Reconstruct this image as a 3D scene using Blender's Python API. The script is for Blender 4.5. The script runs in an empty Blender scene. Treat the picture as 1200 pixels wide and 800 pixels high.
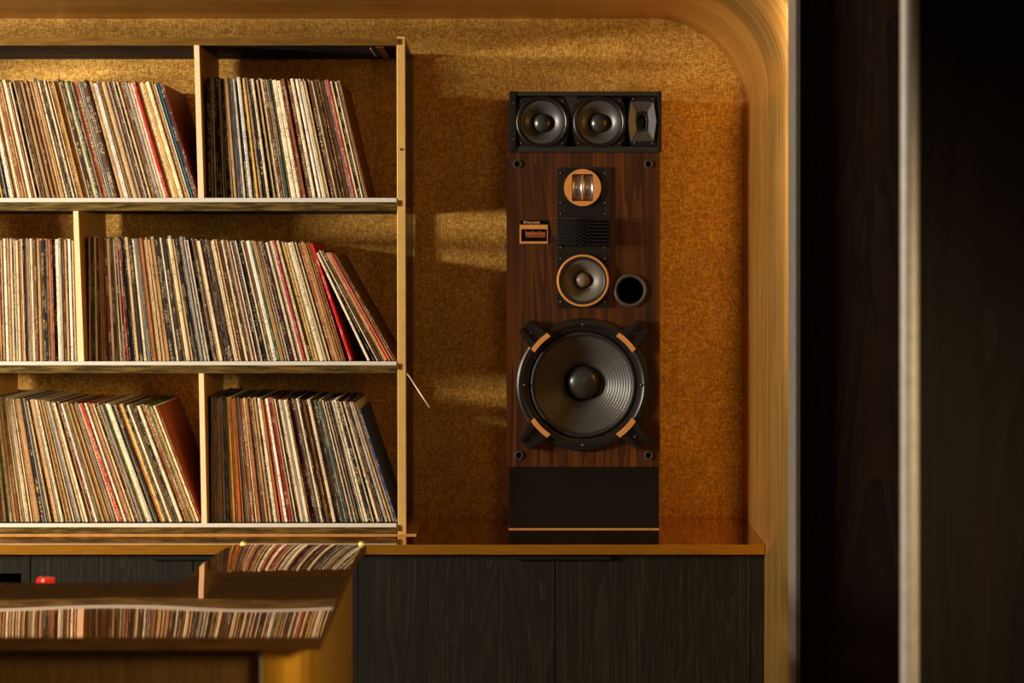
import bpy, bmesh, math, random
from mathutils import Vector, Matrix
random.seed(7)
PI = math.pi
scn = bpy.context.scene
COL = scn.collection

# ---------------------------------------------------------------- camera, world, light, exposure
F, ZC, HY, CX = 2026.0, 1.597, 312.0, 600.0        # focal length in px (1200 wide), eye height, horizon row, centre column
cam_d = bpy.data.cameras.new('camera')
cam_d.sensor_width = 36.0
cam_d.lens = F / 1200.0 * 36.0
cam_d.shift_y = (HY - 400.0) / 1200.0
cam_d.dof.use_dof = True
cam_d.dof.focus_distance = 4.52
cam_d.dof.aperture_fstop = 3.2
cam = bpy.data.objects.new('camera', cam_d)
COL.objects.link(cam)
cam.location = (0, 0, ZC)
cam.rotation_euler = (PI / 2, 0, 0)
scn.camera = cam

world = bpy.data.worlds.new('dim_room_light')
scn.world = world
world.use_nodes = True
wb = world.node_tree.nodes['Background']
wb.inputs['Color'].default_value = (1.0, 0.60, 0.28, 1)
wb.inputs['Strength'].default_value = 0.085

key_d = bpy.data.lights.new('side_window_light', 'AREA')
key_d.shape = 'RECTANGLE'
key_d.size = 1.0
key_d.size_y = 0.40
key_d.energy = 375.0
key_d.color = (1.0, 0.925, 0.79)
key = bpy.data.objects.new('side_window_light', key_d)
COL.objects.link(key)
key.location = (-5.0, 2.54, 1.62)
key.rotation_euler = (Vector((-0.2, 4.6, 1.55)) - Vector(key.location)).to_track_quat('-Z', 'Y').to_euler()

up_d = bpy.data.lights.new('side_window_upper_light', 'AREA')
up_d.shape = 'RECTANGLE'
up_d.size = 0.80
up_d.size_y = 0.16
up_d.energy = 215.0
up_d.color = key_d.color
up = bpy.data.objects.new('side_window_upper_light', up_d)
COL.objects.link(up)
up.location = (-5.0, 2.54, 2.31)
up.rotation_euler = (Vector((-0.2, 4.7, 2.1)) - Vector(up.location)).to_track_quat('-Z', 'Y').to_euler()

fill_d = bpy.data.lights.new('room_fill_light', 'AREA')  # added warm fill for metal highlights, no actual pendant known here
fill_d.shape = 'DISK'
fill_d.size = 0.7
fill_d.energy = 4.0
fill_d.color = (1.0, 0.62, 0.26)
fl = bpy.data.objects.new('room_fill_light', fill_d)
COL.objects.link(fl)
fl.location = (0.75, 0.4, 2.25)
fl.rotation_euler = (Vector((0.1, 4.6, 1.2)) - Vector(fl.location)).to_track_quat('-Z', 'Y').to_euler()

side_d = bpy.data.lights.new('bar_side_lamp', 'AREA')
side_d.shape = 'DISK'
side_d.size = 0.5
side_d.energy = 14.0
side_d.spread = math.radians(70)
side_d.color = (1.0, 0.80, 0.46)
sl = bpy.data.objects.new('bar_side_lamp', side_d)
COL.objects.link(sl)
sl.location = (1.25, 1.55, 1.7)
sl.rotation_euler = (Vector((-0.4, 2.8, 0.8)) - Vector(sl.location)).to_track_quat('-Z', 'Y').to_euler()

scn.view_settings.view_transform = 'Standard'
scn.view_settings.look = 'None'
scn.view_settings.gamma = 1.0
scn.view_settings.use_curve_mapping = False
scn.view_settings.exposure = 0.0

# depths (metres from the camera plane)
YW, YU, YS, YCF = 4.812, 4.482, 4.584, 4.329        # back wall, shelf front, loudspeaker front, counter front
ZT = 0.900                                          # counter top


def PX(px, d): return (px - CX) * d / F
def PZ(py, d): return ZC + (HY - py) * d / F


# ---------------------------------------------------------------- materials
def srgb(r, g, b):
    f = lambda c: (c / 255 / 12.92) if c / 255 <= 0.04045 else ((c / 255 + 0.055) / 1.055) ** 2.4
    return (f(r), f(g), f(b), 1)


class NT:
    def __init__(s, name):
        s.m = bpy.data.materials.new(name); s.m.use_nodes = True
        s.t = s.m.node_tree; s.b = s.t.nodes['Principled BSDF']
    def n(s, typ, **kw):
        x = s.t.nodes.new(typ)
        for k, v in kw.items():
            if k in x.inputs: x.inputs[k].default_value = v
            else: setattr(x, k, v)
        return x
    def l(s, a, b): s.t.links.new(a, b)
    def mapped(s, coord, scale):
        c = s.n('ShaderNodeTexCoord'); m = s.n('ShaderNodeMapping')
        m.inputs['Scale'].default_value = scale
        s.l(c.outputs[coord], m.inputs['Vector'])
        return m.outputs['Vector']
    def noise(s, vec, scale, detail=3, rough=0.55, dist=0.0):
        x = s.n('ShaderNodeTexNoise'); x.inputs['Scale'].default_value = scale
        x.inputs['Detail'].default_value = detail; x.inputs['Roughness'].default_value = rough
        x.inputs['Distortion'].default_value = dist
        s.l(vec, x.inputs['Vector'])
        return x.outputs['Fac']
    def ramp(s, fac, stops, interp='LINEAR'):
        r = s.n('ShaderNodeValToRGB'); r.color_ramp.interpolation = interp
        e = r.color_ramp.elements
        while len(e) < len(stops): e.new(0.5)
        for k, (p, c) in zip(e, stops): k.position = p; k.color = c
        s.l(fac, r.inputs['Fac'])
        return r.outputs['Color']
    def mix(s, fac, a, b, mode='MIX'):
        x = s.n('ShaderNodeMix'); x.data_type = 'RGBA'; x.blend_type = mode
        for sock, v in ((x.inputs[0], fac), (x.inputs[6], a), (x.inputs[7], b)):
            if hasattr(v, 'is_linked'): s.l(v, sock)
            else: sock.default_value = v
        return x.outputs[2]
    def math(s, op, a, b=0.0):
        x = s.n('ShaderNodeMath'); x.operation = op
        for sock, v in ((x.inputs[0], a), (x.inputs[1], b)):
            if hasattr(v, 'is_linked'): s.l(v, sock)
            else: sock.default_value = v
        return x.outputs[0]
    def bump(s, h, strength, dist):
        x = s.n('ShaderNodeBump'); x.inputs['Strength'].default_value = strength; x.inputs['Distance'].default_value = dist
        s.l(h, x.inputs['Height']); s.l(x.outputs['Normal'], s.b.inputs['Normal'])
    def set(s, **kw):
        for k, v in kw.items():
            k = {'color': 'Base Color', 'rough': 'Roughness', 'metal': 'Metallic', 'spec': 'Specular IOR Level',
                 'coat': 'Coat Weight', 'coat_rough': 'Coat Roughness'}.get(k, k)
            if hasattr(v, 'is_linked'): s.l(v, s.b.inputs[k])
            else: s.b.inputs[k].default_value = v
        return s.m


def plain(name, color, rough=0.5, metal=0.0, spec=0.5, vary=0.12, scale=60.0):
    t = NT(name)
    v = t.noise(t.mapped('Object', (1, 1, 1)), scale, 3)
    d = tuple(c * (1 - vary) for c in color[:3]) + (1,)
    u = tuple(min(1, c * (1 + vary)) for c in color[:3]) + (1,)
    return t.set(color=t.ramp(v, [(0.3, d), (0.7, u)]), rough=rough, metal=metal, spec=spec)


def gold_fabric(name='gold_wallpaper'):
    t = NT(name)
    v1 = t.mapped('Object', (1, 1, 0.2)); v2 = t.mapped('Object', (0.2, 1, 1)); v0 = t.mapped('Object', (1, 1, 1))
    a = t.noise(v1, 450, 2, 0.6); b = t.noise(v2, 450, 2, 0.6); c = t.noise(v0, 7, 5, 0.6)
    ab = t.math('MULTIPLY', t.math('ADD', a, b), 0.5)
    big = t.ramp(c, [(0.35, (0.80, 0.78, 0.70, 1)), (0.65, (1, 1, 1, 1))])
    weave = t.ramp(ab, [(0.38, srgb(166, 112, 34)), (0.50, srgb(214, 156, 64)), (0.60, srgb(250, 206, 112))])
    col = t.mix(1.0, weave, big, 'MULTIPLY')
    t.bump(ab, 0.35, 0.003)
    return t.set(color=col, rough=0.48, metal=0.45, spec=0.5)


def veneer(name, dark, mid, light, uv=True):
    t = NT(name)
    v = t.mapped('UV' if uv else 'Object', (1, 1, 1))
    m = t.n('ShaderNodeMapping'); m.inputs['Scale'].default_value = (3.0, 95, 95); t.l(v, m.inputs['Vector'])
    m2 = t.n('ShaderNodeMapping'); m2.inputs['Scale'].default_value = (0.6, 22, 22); t.l(v, m2.inputs['Vector'])
    a = t.noise(m.outputs['Vector'], 1.0, 3, 0.6); b = t.noise(m2.outputs['Vector'], 1.0, 2)
    f = t.math('ADD', t.math('MULTIPLY', a, 0.65), t.math('MULTIPLY', b, 0.35))
    t.bump(a, 0.15, 0.002)
    return t.set(color=t.ramp(f, [(0.36, dark), (0.5, mid), (0.64, light)]), rough=0.34, metal=0.84)


def wood(name, stops, sx=60, sz=1.6, rough=0.4, bump=0.1, warp=0.6, coat=0.0, fine=0.35, spec=0.3, fig=0.16):
    """vertical grain: fine in X, long in Z, with cathedral figure from a distorted band"""
    t = NT(name)
    v = t.mapped('Object', (sx, sx, sz))
    a = t.noise(v, 1.0, 4, 0.6, warp)
    v2 = t.mapped('Object', (sx * fig, sx * fig, sz * 0.55))
    b = t.noise(v2, 1.0, 3, 0.5, 0.9)
    w = t.math('FRACT', t.math('MULTIPLY', b, 11.0))
    f = t.math('ADD', t.math('MULTIPLY', a, 1 - fine), t.math('MULTIPLY', w, fine))
    t.bump(f, bump, 0.002)
    return t.set(color=t.ramp(f, stops), rough=rough, coat=coat, coat_rough=0.25, spec=spec)


def brass(name, col, dark, rough=0.3, metal=1.0, scale=(3, 30, 30), lo=0.35, hi=0.7):
    t = NT(name)
    f = t.noise(t.mapped('Object', scale), 6.0, 5, 0.65, 0.4)
    r = t.n('ShaderNodeMapRange', **{'To Min': rough * 0.8, 'To Max': rough * 1.3}); t.l(f, r.inputs['Value'])
    return t.set(color=t.ramp(f, [(lo, dark), (hi, col)]), rough=r.outputs['Result'], metal=metal)


def sleeve_material(name, attribute):
    t = NT(name)
    oi = t.n('ShaderNodeObjectInfo')
    if attribute:
        at = t.n('ShaderNodeAttribute'); at.attribute_name = 'Col'
        base, rnd = at.outputs['Color'], at.outputs['Alpha']
    else:
        base, rnd = oi.outputs['Color'], oi.outputs['Random']
    tc = t.n('ShaderNodeTexCoord')
    sep = t.n('ShaderNodeSeparateXYZ'); t.l(tc.outputs['UV'], sep.inputs[0])
    z = sep.outputs['Y']; x = sep.outputs['X']
    off = t.math('MULTIPLY', rnd, 57.0)
    def vec(sx, sz, oz):
        c = t.n('ShaderNodeCombineXYZ')
        t.l(t.math('MULTIPLY', x, sx), c.inputs[0]); t.l(t.math('ADD', t.math('MULTIPLY', off, 3.1), oz), c.inputs[1])
        t.l(t.math('ADD', t.math('MULTIPLY', z, sz), off), c.inputs[2])
        return c.outputs[0]
    txt = t.noise(vec(2.5, 95, 0.0), 1.0, 2, 0.7)
    zone = t.noise(vec(0.0, 5.0, 9.0), 1.0, 1)
    wear = t.noise(vec(3.0, 14.0, 21.0), 1.0, 4, 0.7)
    spine = t.math('LESS_THAN', x, 1.5)
    m_txt = t.math('MULTIPLY', spine, t.math('MULTIPLY', t.math('GREATER_THAN', txt, 0.54), t.math('GREATER_THAN', zone, 0.50)))
    lum = t.n('ShaderNodeRGBToBW'); t.l(base, lum.inputs[0])
    islight = t.math('GREATER_THAN', lum.outputs[0], 0.16)
    ink = t.mix(islight, srgb(214, 196, 160), srgb(52, 36, 28))
    c1 = t.mix(t.math('MULTIPLY', m_txt, 0.62), base, ink)
    worn = t.math('MULTIPLY', spine, t.math('MULTIPLY', t.math('GREATER_THAN', wear, 0.63), 0.5))
    c2 = t.mix(worn, c1, srgb(176, 150, 110))
    shade = t.ramp(wear, [(0.3, (0.78, 0.74, 0.68, 1)), (0.65, (1, 1, 1, 1))])
    return t.set(color=t.mix(1.0, c2, shade, 'MULTIPLY'), rough=0.55, spec=0.35)


M = {}
M['fabric'] = gold_fabric()
M['veneer'] = veneer('gold_veneer', srgb(156, 110, 46), srgb(200, 150, 72), srgb(226, 180, 102))
M['ceil_veneer'] = M['veneer']
M['dark_panel'] = wood('dark_brown_panel', [(0.3, srgb(30, 19, 10)), (0.6, srgb(44, 28, 14)), (0.8, srgb(54, 36, 20))], 40, 1.2, 0.75, 0.08, spec=0.15)
M['black_panel'] = wood('near_black_panel', [(0.3, srgb(12, 7, 5)), (0.6, srgb(16, 10, 7)), (0.8, srgb(21, 14, 9))], 40, 1.2, 0.85, 0.08, spec=0.06)
M['trim_metal'] = plain('grey_trim_metal', srgb(112, 104, 95), 0.55, 0.3)
M['trim_dark'] = plain('dull_trim_metal', srgb(104, 98, 88), 0.5, 0.4)
M['post_gold'] = plain('pale_gold_edge', srgb(214, 172, 96), 0.42, 0.35, vary=0.08, scale=25)
M['shelf_brass'] = brass('aged_brass', srgb(134, 106, 52), srgb(74, 58, 26), 0.42, 0.75, (2, 18, 18), 0.4, 0.62)
M['post_brass'] = brass('aged_brass_upright', srgb(122, 94, 44), srgb(100, 76, 34), 0.42, 0.7, (14, 14, 1))
M['top_brass'] = brass('top_board_brass', srgb(150, 110, 44), srgb(116, 82, 28), 0.42, 0.7, (2, 14, 14))
M['lip'] = plain('off_white_edge', srgb(196, 191, 178), 0.5, vary=0.04)
M['shelf_dark'] = plain('anthracite_underside', srgb(17, 15, 13), 0.6, spec=0.2)
M['ply_edge'] = plain('pale_plywood_edge', srgb(236, 200, 150), 0.5, vary=0.06, scale=120)
M['ply_face'] = plain('amber_plywood_face', srgb(186, 128, 54), 0.5, vary=0.08, scale=14)
M['copper'] = plain('copper_edge', srgb(214, 160, 94), 0.4, 0.3)
M['clip'] = plain('dark_brass_clip', srgb(96, 60, 22), 0.5, 0.5)
M['counter'] = brass('polished_brass_counter', srgb(214, 162, 78), srgb(196, 144, 66), 0.07, 1.0, (4, 4, 4))
M['counter_edge'] = brass('brushed_brass_edge', srgb(216, 150, 46), srgb(188, 126, 34), 0.38, 0.85, (2, 20, 60))
M['desk_top'] = brass('bronze_mirror_sheet', srgb(164, 118, 70), srgb(146, 102, 58), 0.022, 0.86, (3, 3, 3))
M['desk_edge'] = brass('bronze_edge', srgb(112, 74, 30), srgb(84, 54, 20), 0.35, 0.8, (3, 30, 30))
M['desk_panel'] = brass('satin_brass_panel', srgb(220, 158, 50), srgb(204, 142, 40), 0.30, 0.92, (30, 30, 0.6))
M['desk_front'] = brass('dark_bronze_panel', srgb(112, 80, 36), srgb(90, 62, 26), 0.40, 0.7, (30, 30, 0.6))  # darker, browner bronze than the satin brass panels
M['ash'] = wood('black_ash', [(0.25, srgb(21, 18, 12)), (0.55, srgb(30, 26, 18)), (0.8, srgb(52, 46, 33))], 190, 1.5, 0.6, 0.3, 0.4, fine=0.24, spec=0.12, fig=0.055)
M['void'] = plain('matte_black', srgb(7, 6, 5), 0.9, spec=0.05, vary=0.05)
M['handle'] = plain('black_metal_pull', srgb(20, 18, 16), 0.45, 0.4)
M['walnut'] = wood('walnut_veneer', [(0.22, srgb(26, 12, 3)), (0.5, srgb(56, 27, 6)), (0.80, srgb(92, 48, 11))], 40, 0.9, 0.42, 0.03, 0.8, coat=0.0, fine=0.28)
M['base_black'] = plain('satin_black_lacquer', srgb(18, 15, 12), 0.35, spec=0.2, vary=0.08, scale=10)
M['vinyl_black'] = plain('textured_black_vinyl', srgb(27, 25, 21), 0.6, spec=0.3, vary=0.25, scale=700)
M['plastic'] = plain('black_plastic', srgb(17, 15, 13), 0.36, spec=0.4, vary=0.06)
M['plastic_soft'] = plain('soft_black_plastic', srgb(13, 11, 10), 0.5, spec=0.25, vary=0.06)
M['rubber'] = plain('black_rubber', srgb(13, 12, 11), 0.55, vary=0.1)
M['cone'] = plain('black_cone_paper', srgb(54, 52, 49), 0.42, vary=0.1, scale=140)
M['cone_brown'] = plain('brown_grey_cone_paper', srgb(78, 70, 60), 0.5, vary=0.08, scale=140)
M['cap'] = plain('dust_cap_gloss', srgb(42, 40, 38), 0.3, vary=0.04)
M['cap_brown'] = plain('brown_dust_cap', srgb(104, 88, 72), 0.4, vary=0.06)
M['chrome'] = plain('chrome', srgb(205, 205, 208), 0.32, 1.0, vary=0.02)
M['copper_plate'] = plain('brushed_copper_plate', srgb(206, 140, 72), 0.4, 0.35, vary=0.05)
M['screw'] = plain('dark_screw', srgb(70, 62, 50), 0.35, 0.8)
M['ring_grey'] = plain('port_ring_plastic', srgb(58, 52, 45), 0.45)
M['ink'] = plain('gold_print', srgb(206, 168, 112), 0.5, 0.2)
M['amber_ink'] = plain('amber_print', srgb(164, 84, 34), 0.5)
M['red'] = plain('glossy_red', srgb(214, 40, 30), 0.25)
M['white'] = plain('white_highlight', srgb(236, 228, 214), 0.4)
M['glint_gold'] = plain('bright_gold', srgb(248, 208, 96), 0.3, 0.5)
M['rod'] = plain('dull_grey_metal', srgb(176, 156, 122), 0.4, 0.5)
M['film'] = plain('smoky_film', srgb(150, 142, 126), 0.25)
M['floor'] = wood('dark_floor', [(0.3, srgb(34, 24, 16)), (0.7, srgb(52, 38, 26))], 12, 12, 0.5)
M['sleeve'] = sleeve_material('printed_card_sleeve', False)
M['sleeve_thin'] = sleeve_material('printed_card_sleeve_thin', True)


# ---------------------------------------------------------------- mesh helpers
def BM(): return bmesh.new()


def box(bm, x0, x1, y0, y1, z0, z1, bev=0.0):
    r = bmesh.ops.create_cube(bm, size=1.0)
    vs = r['verts']
    for v in vs:
        v.co = Vector((x0 + (v.co.x + .5) * (x1 - x0), y0 + (v.co.y + .5) * (y1 - y0), z0 + (v.co.z + .5) * (z1 - z0)))
    if bev > 0:
        es = list({e for v in vs for e in v.link_edges})
        bmesh.ops.bevel(bm, geom=es, offset=bev, segments=2, affect='EDGES', profile=0.6)
    return bm


def prism(bm, pts, y0, y1):
    """polygon in X-Z extruded along Y"""
    a = [bm.verts.new((x, y0, z)) for x, z in pts]; b = [bm.verts.new((x, y1, z)) for x, z in pts]
    n = len(pts)
    fs = [bm.faces.new(a), bm.faces.new(b[::-1])]
    for i in range(n): fs.append(bm.faces.new((a[i], b[i], b[(i + 1) % n], a[(i + 1) % n])))
    bmesh.ops.recalc_face_normals(bm, faces=fs)
    return bm


def holed(bm, rect, holes, y0, y1, seg=72):
    """board in X-Z with openings cut right through it: rect = x0, x1, z0, z1; a hole is a list of points"""
    if len(rect) == 4: x0, x1, z0, z1 = rect
    loops = [[(x0, z0), (x1, z0), (x1, z1), (x0, z1)] if len(rect) == 4 else rect] + holes
    es = []
    for lp in loops:
        vs = [bm.verts.new((x, y0, z)) for x, z in lp]
        es += [bm.edges.new((vs[i], vs[(i + 1) % len(vs)])) for i in range(len(vs))]
    g = bmesh.ops.triangle_fill(bm, use_beauty=True, use_dissolve=False, edges=es)
    fs = [f for f in g['geom'] if isinstance(f, bmesh.types.BMFace)]
    r = bmesh.ops.extrude_face_region(bm, geom=fs, use_keep_orig=True)
    bmesh.ops.translate(bm, verts=[v for v in r['geom'] if isinstance(v, bmesh.types.BMVert)], vec=(0, y1 - y0, 0))
    bmesh.ops.recalc_face_normals(bm, faces=bm.faces)
    return bm


def circle(cx, cz, r, seg=72): return [(cx + r * math.cos(2 * PI * i / seg), cz + r * math.sin(2 * PI * i / seg)) for i in range(seg)]


def lathe(bm, prof, cx, cz, seg=64, axis='Y', cy=0.0, closed=False):
    """profile of (radius, depth) turned about an axis along Y (or Z: (radius, height) about cx, cy)"""
    rings = []
    for r, d in prof:
        if r < 1e-6:
            rings.append([bm.verts.new((cx, d, cz) if axis == 'Y' else (cx, cy, d))])
        else:
            ring = []
            for i in range(seg):
                a = 2 * PI * i / seg
                ring.append(bm.verts.new((cx + r * math.cos(a), d, cz + r * math.sin(a)) if axis == 'Y' else (cx + r * math.cos(a), cy + r * math.sin(a), d)))
            rings.append(ring)
    fs = []
    pairs = list(zip(rings, rings[1:])) + ([(rings[-1], rings[0])] if closed else [])
    for A, B in pairs:
        if len(A) == 1 and len(B) == 1: continue
        for i in range(seg):
            j = (i + 1) % seg
            if len(A) == 1: fs.append(bm.faces.new((A[0], B[j], B[i])))
            elif len(B) == 1: fs.append(bm.faces.new((A[i], A[j], B[0])))
            else: fs.append(bm.faces.new((A[i], A[j], B[j], B[i])))
    bmesh.ops.recalc_face_normals(bm, faces=fs)
    return bm


def tube(bm, pts, r, seg=8):
    rings = []
    n = len(pts)
    for i, p in enumerate(pts):
        p = Vector(p)
        d = (Vector(pts[min(i + 1, n - 1)]) - Vector(pts[max(i - 1, 0)])).normalized()
        u = d.orthogonal().normalized() if i == 0 else (u - d * u.dot(d)).normalized()
        w = d.cross(u)
        rings.append([bm.verts.new(p + (u * math.cos(2 * PI * k / seg) + w * math.sin(2 * PI * k / seg)) * r) for k in range(seg)])
    fs = [bm.faces.new(rings[0][::-1]), bm.faces.new(rings[-1])]
    for A, B in zip(rings, rings[1:]):
        for k in range(seg): fs.append(bm.faces.new((A[k], A[(k + 1) % seg], B[(k + 1) % seg], B[k])))
    bmesh.ops.recalc_face_normals(bm, faces=fs)
    return bm


ROOT = {}


def rootloc(o):
    while o.parent: o = o.parent
    return Vector(o.location)


def obj(name, bm, mat, parent=None, smooth=False, label=None, loc=None):
    """link bm (world coordinates) as one mesh object; the origin goes to the parent thing's base (or loc)"""
    base = rootloc(parent) if parent else Vector(loc or (0, 0, 0))
    if base.length: bmesh.ops.translate(bm, verts=bm.verts, vec=-base)
    me = bpy.data.meshes.new(name); bm.to_mesh(me); bm.free()
    me.materials.append(M[mat])
    if smooth:
        for p in me.polygons: p.use_smooth = True
        if smooth is not True:
            me.set_sharp_from_angle(angle=math.radians(smooth))
    o = bpy.data.objects.new(name, me); COL.objects.link(o)
    if parent: o.parent = parent
    elif loc: o.location = loc
    if label: o['label'] = label
    return o


def thing(name, label, cat, loc, group=None):
    o = bpy.data.objects.new(name, None); COL.objects.link(o)
    o.location = loc; o.empty_display_size = 0.05
    return tag(o, label, cat, group)


def tag(o, label, cat, group=None):
    o['label'] = label; o['category'] = cat
    if group: o['group'] = group
    return o


def struct(name, bm, mat, smooth=False, label=None):
    o = obj(name, bm, mat, smooth=smooth, label=label); o['kind'] = 'structure'
    return o


# ---------------------------------------------------------------- the setting: niche, floor, dark front wall
ZCEIL = PZ(22, YW)
XR_BACK, XR_SLOPE, RC = 0.643, 0.0186, 0.2565
YN = 3.70                                            # front of the niche
XL = -4.2


def xr(y): return XR_BACK - XR_SLOPE * (YW - y)


struct('wall_back', box(BM(), XL, 0.75, YW, YW + 0.08, 0, ZCEIL + 0.1), 'fabric')
struct('floor', box(BM(), -5.5, 2.5, -0.5, 5.0, -0.06, 0), 'floor')


def sweep_shell(name, path_back, mat, label):
    """surface swept along depth between YW and YN from a path of (x offset from the right wall line, z), UV = (metres along path, depth)"""
    bm = BM(); uvl = bm.loops.layers.uv.new('UVMap')
    ys = [YW, YCF, YN]
    s = [0.0]
    for a, b in zip(path_back, path_back[1:]): s.append(s[-1] + math.hypot(b[0] - a[0], b[1] - a[1]))
    grid = [[bm.verts.new((xr(y) + dx if dx > -1.5 else dx, y, z)) for dx, z in path_back] for y in ys]
    for j in range(len(ys) - 1):
        for i in range(len(path_back) - 1):
            f = bm.faces.new((grid[j][i], grid[j][i + 1], grid[j + 1][i + 1], grid[j + 1][i]))
            for lp, (ii, jj) in zip(f.loops, ((i, j), (i + 1, j), (i + 1, j + 1), (i, j + 1))):
                lp[uvl].uv = (s[ii], YW - ys[jj])
    o = struct(name, bm, mat, smooth=True, label=label)
    so = o.modifiers.new('thickness', 'SOLIDIFY'); so.thickness = 0.04; so.offset = 1.0
    return o


arc = [(-RC + RC * math.cos(a), ZCEIL - RC + RC * math.sin(a)) for a in [PI / 2 * i / 24 for i in range(25)]]
sweep_shell('wall_right', [(0, 0)] + arc + [(-1.4, ZCEIL), (XL, ZCEIL)], 'veneer', 'gold veneered niche side wall sweeping over a rounded corner into the flat top')

xa = PX(937, 3.62)
bmw = BM()
box(bmw, xa, 2.2, 3.62, 3.699, 0, 3.0)
struct('wall_front', bmw, 'dark_panel', label='dark brown wooden wall panel right of the niche')
struct('wall_front_lintel', box(BM(), XL, xa - 0.002, 3.62, 3.699, ZCEIL + 0.42, 3.4), 'dark_panel')
struct('trim_1', box(BM(), PX(931, 3.61), xa - 0.0005, 3.60, 3.695, 0, 2.40, 0.002), 'trim_dark', label='slim grey metal trim at the niche edge')

pt = thing('partition', 'near-black wooden partition with a pale grey metal edge post, far right in front', 'partition', (PX(1077, 2.6), 2.6, 0))
obj('panel', box(BM(), PX(1074, 2.6), 1.7, 2.6, 2.66, 0, 2.7), 'black_panel', pt)
obj('edge_post', lathe(BM(), [(0.0, 0.0), (0.0142, 0.0), (0.0142, 2.7), (0.0, 2.7)], PX(1066, 2.6), 0, 24, 'Z', 2.60), 'trim_metal', pt, smooth=40)

# ---------------------------------------------------------------- counter and cabinets
ct = thing('countertop', 'long polished brass countertop under the record shelves and tower loudspeaker', 'countertop', (-1.0, YCF, ZT - 0.0246))
bmc = BM()
yb = YW - 0.001
prism_pts = [(XL + 0.3, YCF + 0.004), (xr(YCF) - 0.0015, YCF + 0.004), (xr(yb) - 0.0015, yb), (XL + 0.3, yb)]
a = [bmc.verts.new((x, y, ZT)) for x, y in prism_pts]; b = [bmc.verts.new((x, y, ZT - 0.0246)) for x, y in prism_pts]
bmc.faces.new(a); bmc.faces.new(b[::-1])
for i in range(4): bmc.faces.new((a[i], b[i], b[(i + 1) % 4], a[(i + 1) % 4]))
bmesh.ops.recalc_face_normals(bmc, faces=bmc.faces)
obj('top', bmc, 'counter', ct)
obj('front_edge', box(BM(), XL + 0.3, xr(YCF) - 0.0015, YCF, YCF + 0.0039, ZT - 0.0246, ZT + 0.0002, 0.0008), 'counter_edge', ct, label='bright brushed brass front edge strip')

YD = YCF + 0.018                                     # door fronts
ZCAB = ZT - 0.0256


def cabinet(name, label, x0, x1, doors, handle, fillers=(), opening=None):
    t = thing(name, label, 'cabinet', ((x0 + x1) / 2, YD, 0), 'cabinets under the brass counter')
    bm = BM()
    box(bm, x0, x1, YD + 0.024, YW - 0.01, 0.002, ZCAB)
    obj('body', bm, 'void', t)
    for f0, f1 in fillers:
        obj('filler_strip', box(BM(), f0, f1, YD, YD + 0.023, 0.08, ZCAB - 0.002, 0.0008), 'ash', t)
    for d0, d1 in doors:
        obj('door', box(BM(), d0 + 0.0012, d1 - 0.0012, YD, YD + 0.023, 0.08, ZCAB - 0.004, 0.0012), 'ash', t)
    if handle:
        h0, h1 = handle
        o = obj('finger_pull', box(BM(), h0, h1, YD - 0.010, YD - 0.0005, ZCAB - 0.014, ZCAB - 0.0045, 0.0015), 'handle', t)
        o['label'] = 'low black metal finger pull across the door gap'
    obj('plinth', box(BM(), x0 + 0.002, x1 - 0.002, YD + 0.006, YD + 0.022, 0.0, 0.078), 'void', t)
    return t


dx = lambda p: PX(p, YD)
cabinet('base_cabinet', 'black ash two-door base cabinet under the tower loudspeaker', dx(410.5), dx(895),
        [(dx(420), dx(651)), (dx(651), dx(880))], (dx(602), dx(716)), [(dx(410.8), dx(419.5)), (dx(880.3), dx(894.8))])
cabinet('base_cabinet', 'black ash two-door base cabinet partly hidden behind the brass desk', dx(35.5), dx(410),
        [(dx(36), dx(226.5)), (dx(226.5), dx(409.5))], (dx(176), dx(278)))
oc = thing('base_cabinet', 'black ash base cabinet with an open dark bay, at left photo edge', 'cabinet', (dx(-100), YD, 0), 'cabinets under the brass counter')
x0, x1 = dx(-260), dx(35)
obj('back_panel', box(BM(), x0, x1, YW - 0.03, YW - 0.01, 0.002, ZCAB), 'void', oc)
obj('end_panel', box(BM(), dx(25), x1, YD, YW - 0.031, 0.002, ZCAB, 0.001), 'ash', oc)
obj('end_panel', box(BM(), x0, dx(-250), YD, YW - 0.031, 0.002, ZCAB, 0.001), 'ash', oc)
obj('top_rail', box(BM(), dx(-249.8), dx(24.8), YD + 0.002, YD + 0.024, PZ(672, YD), ZCAB, 0.001), 'ash', oc)
obj('shelf', box(BM(), dx(-249.8), dx(24.8), YD + 0.03, YW - 0.032, PZ(700, YD), PZ(692, YD)), 'void', oc)

# ---------------------------------------------------------------- record shelf unit
XU0 = PX(-330, YU)
ux = lambda p: PX(p, YU)
uz = lambda p: PZ(p, YU)
unit = thing('record_shelf', 'three-tier brass-edged open record shelf standing on the brass counter', 'shelf', (ux(200), YU, ZT))
YB = YW - 0.006                                      # back of the boards
SH = {}
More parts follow.
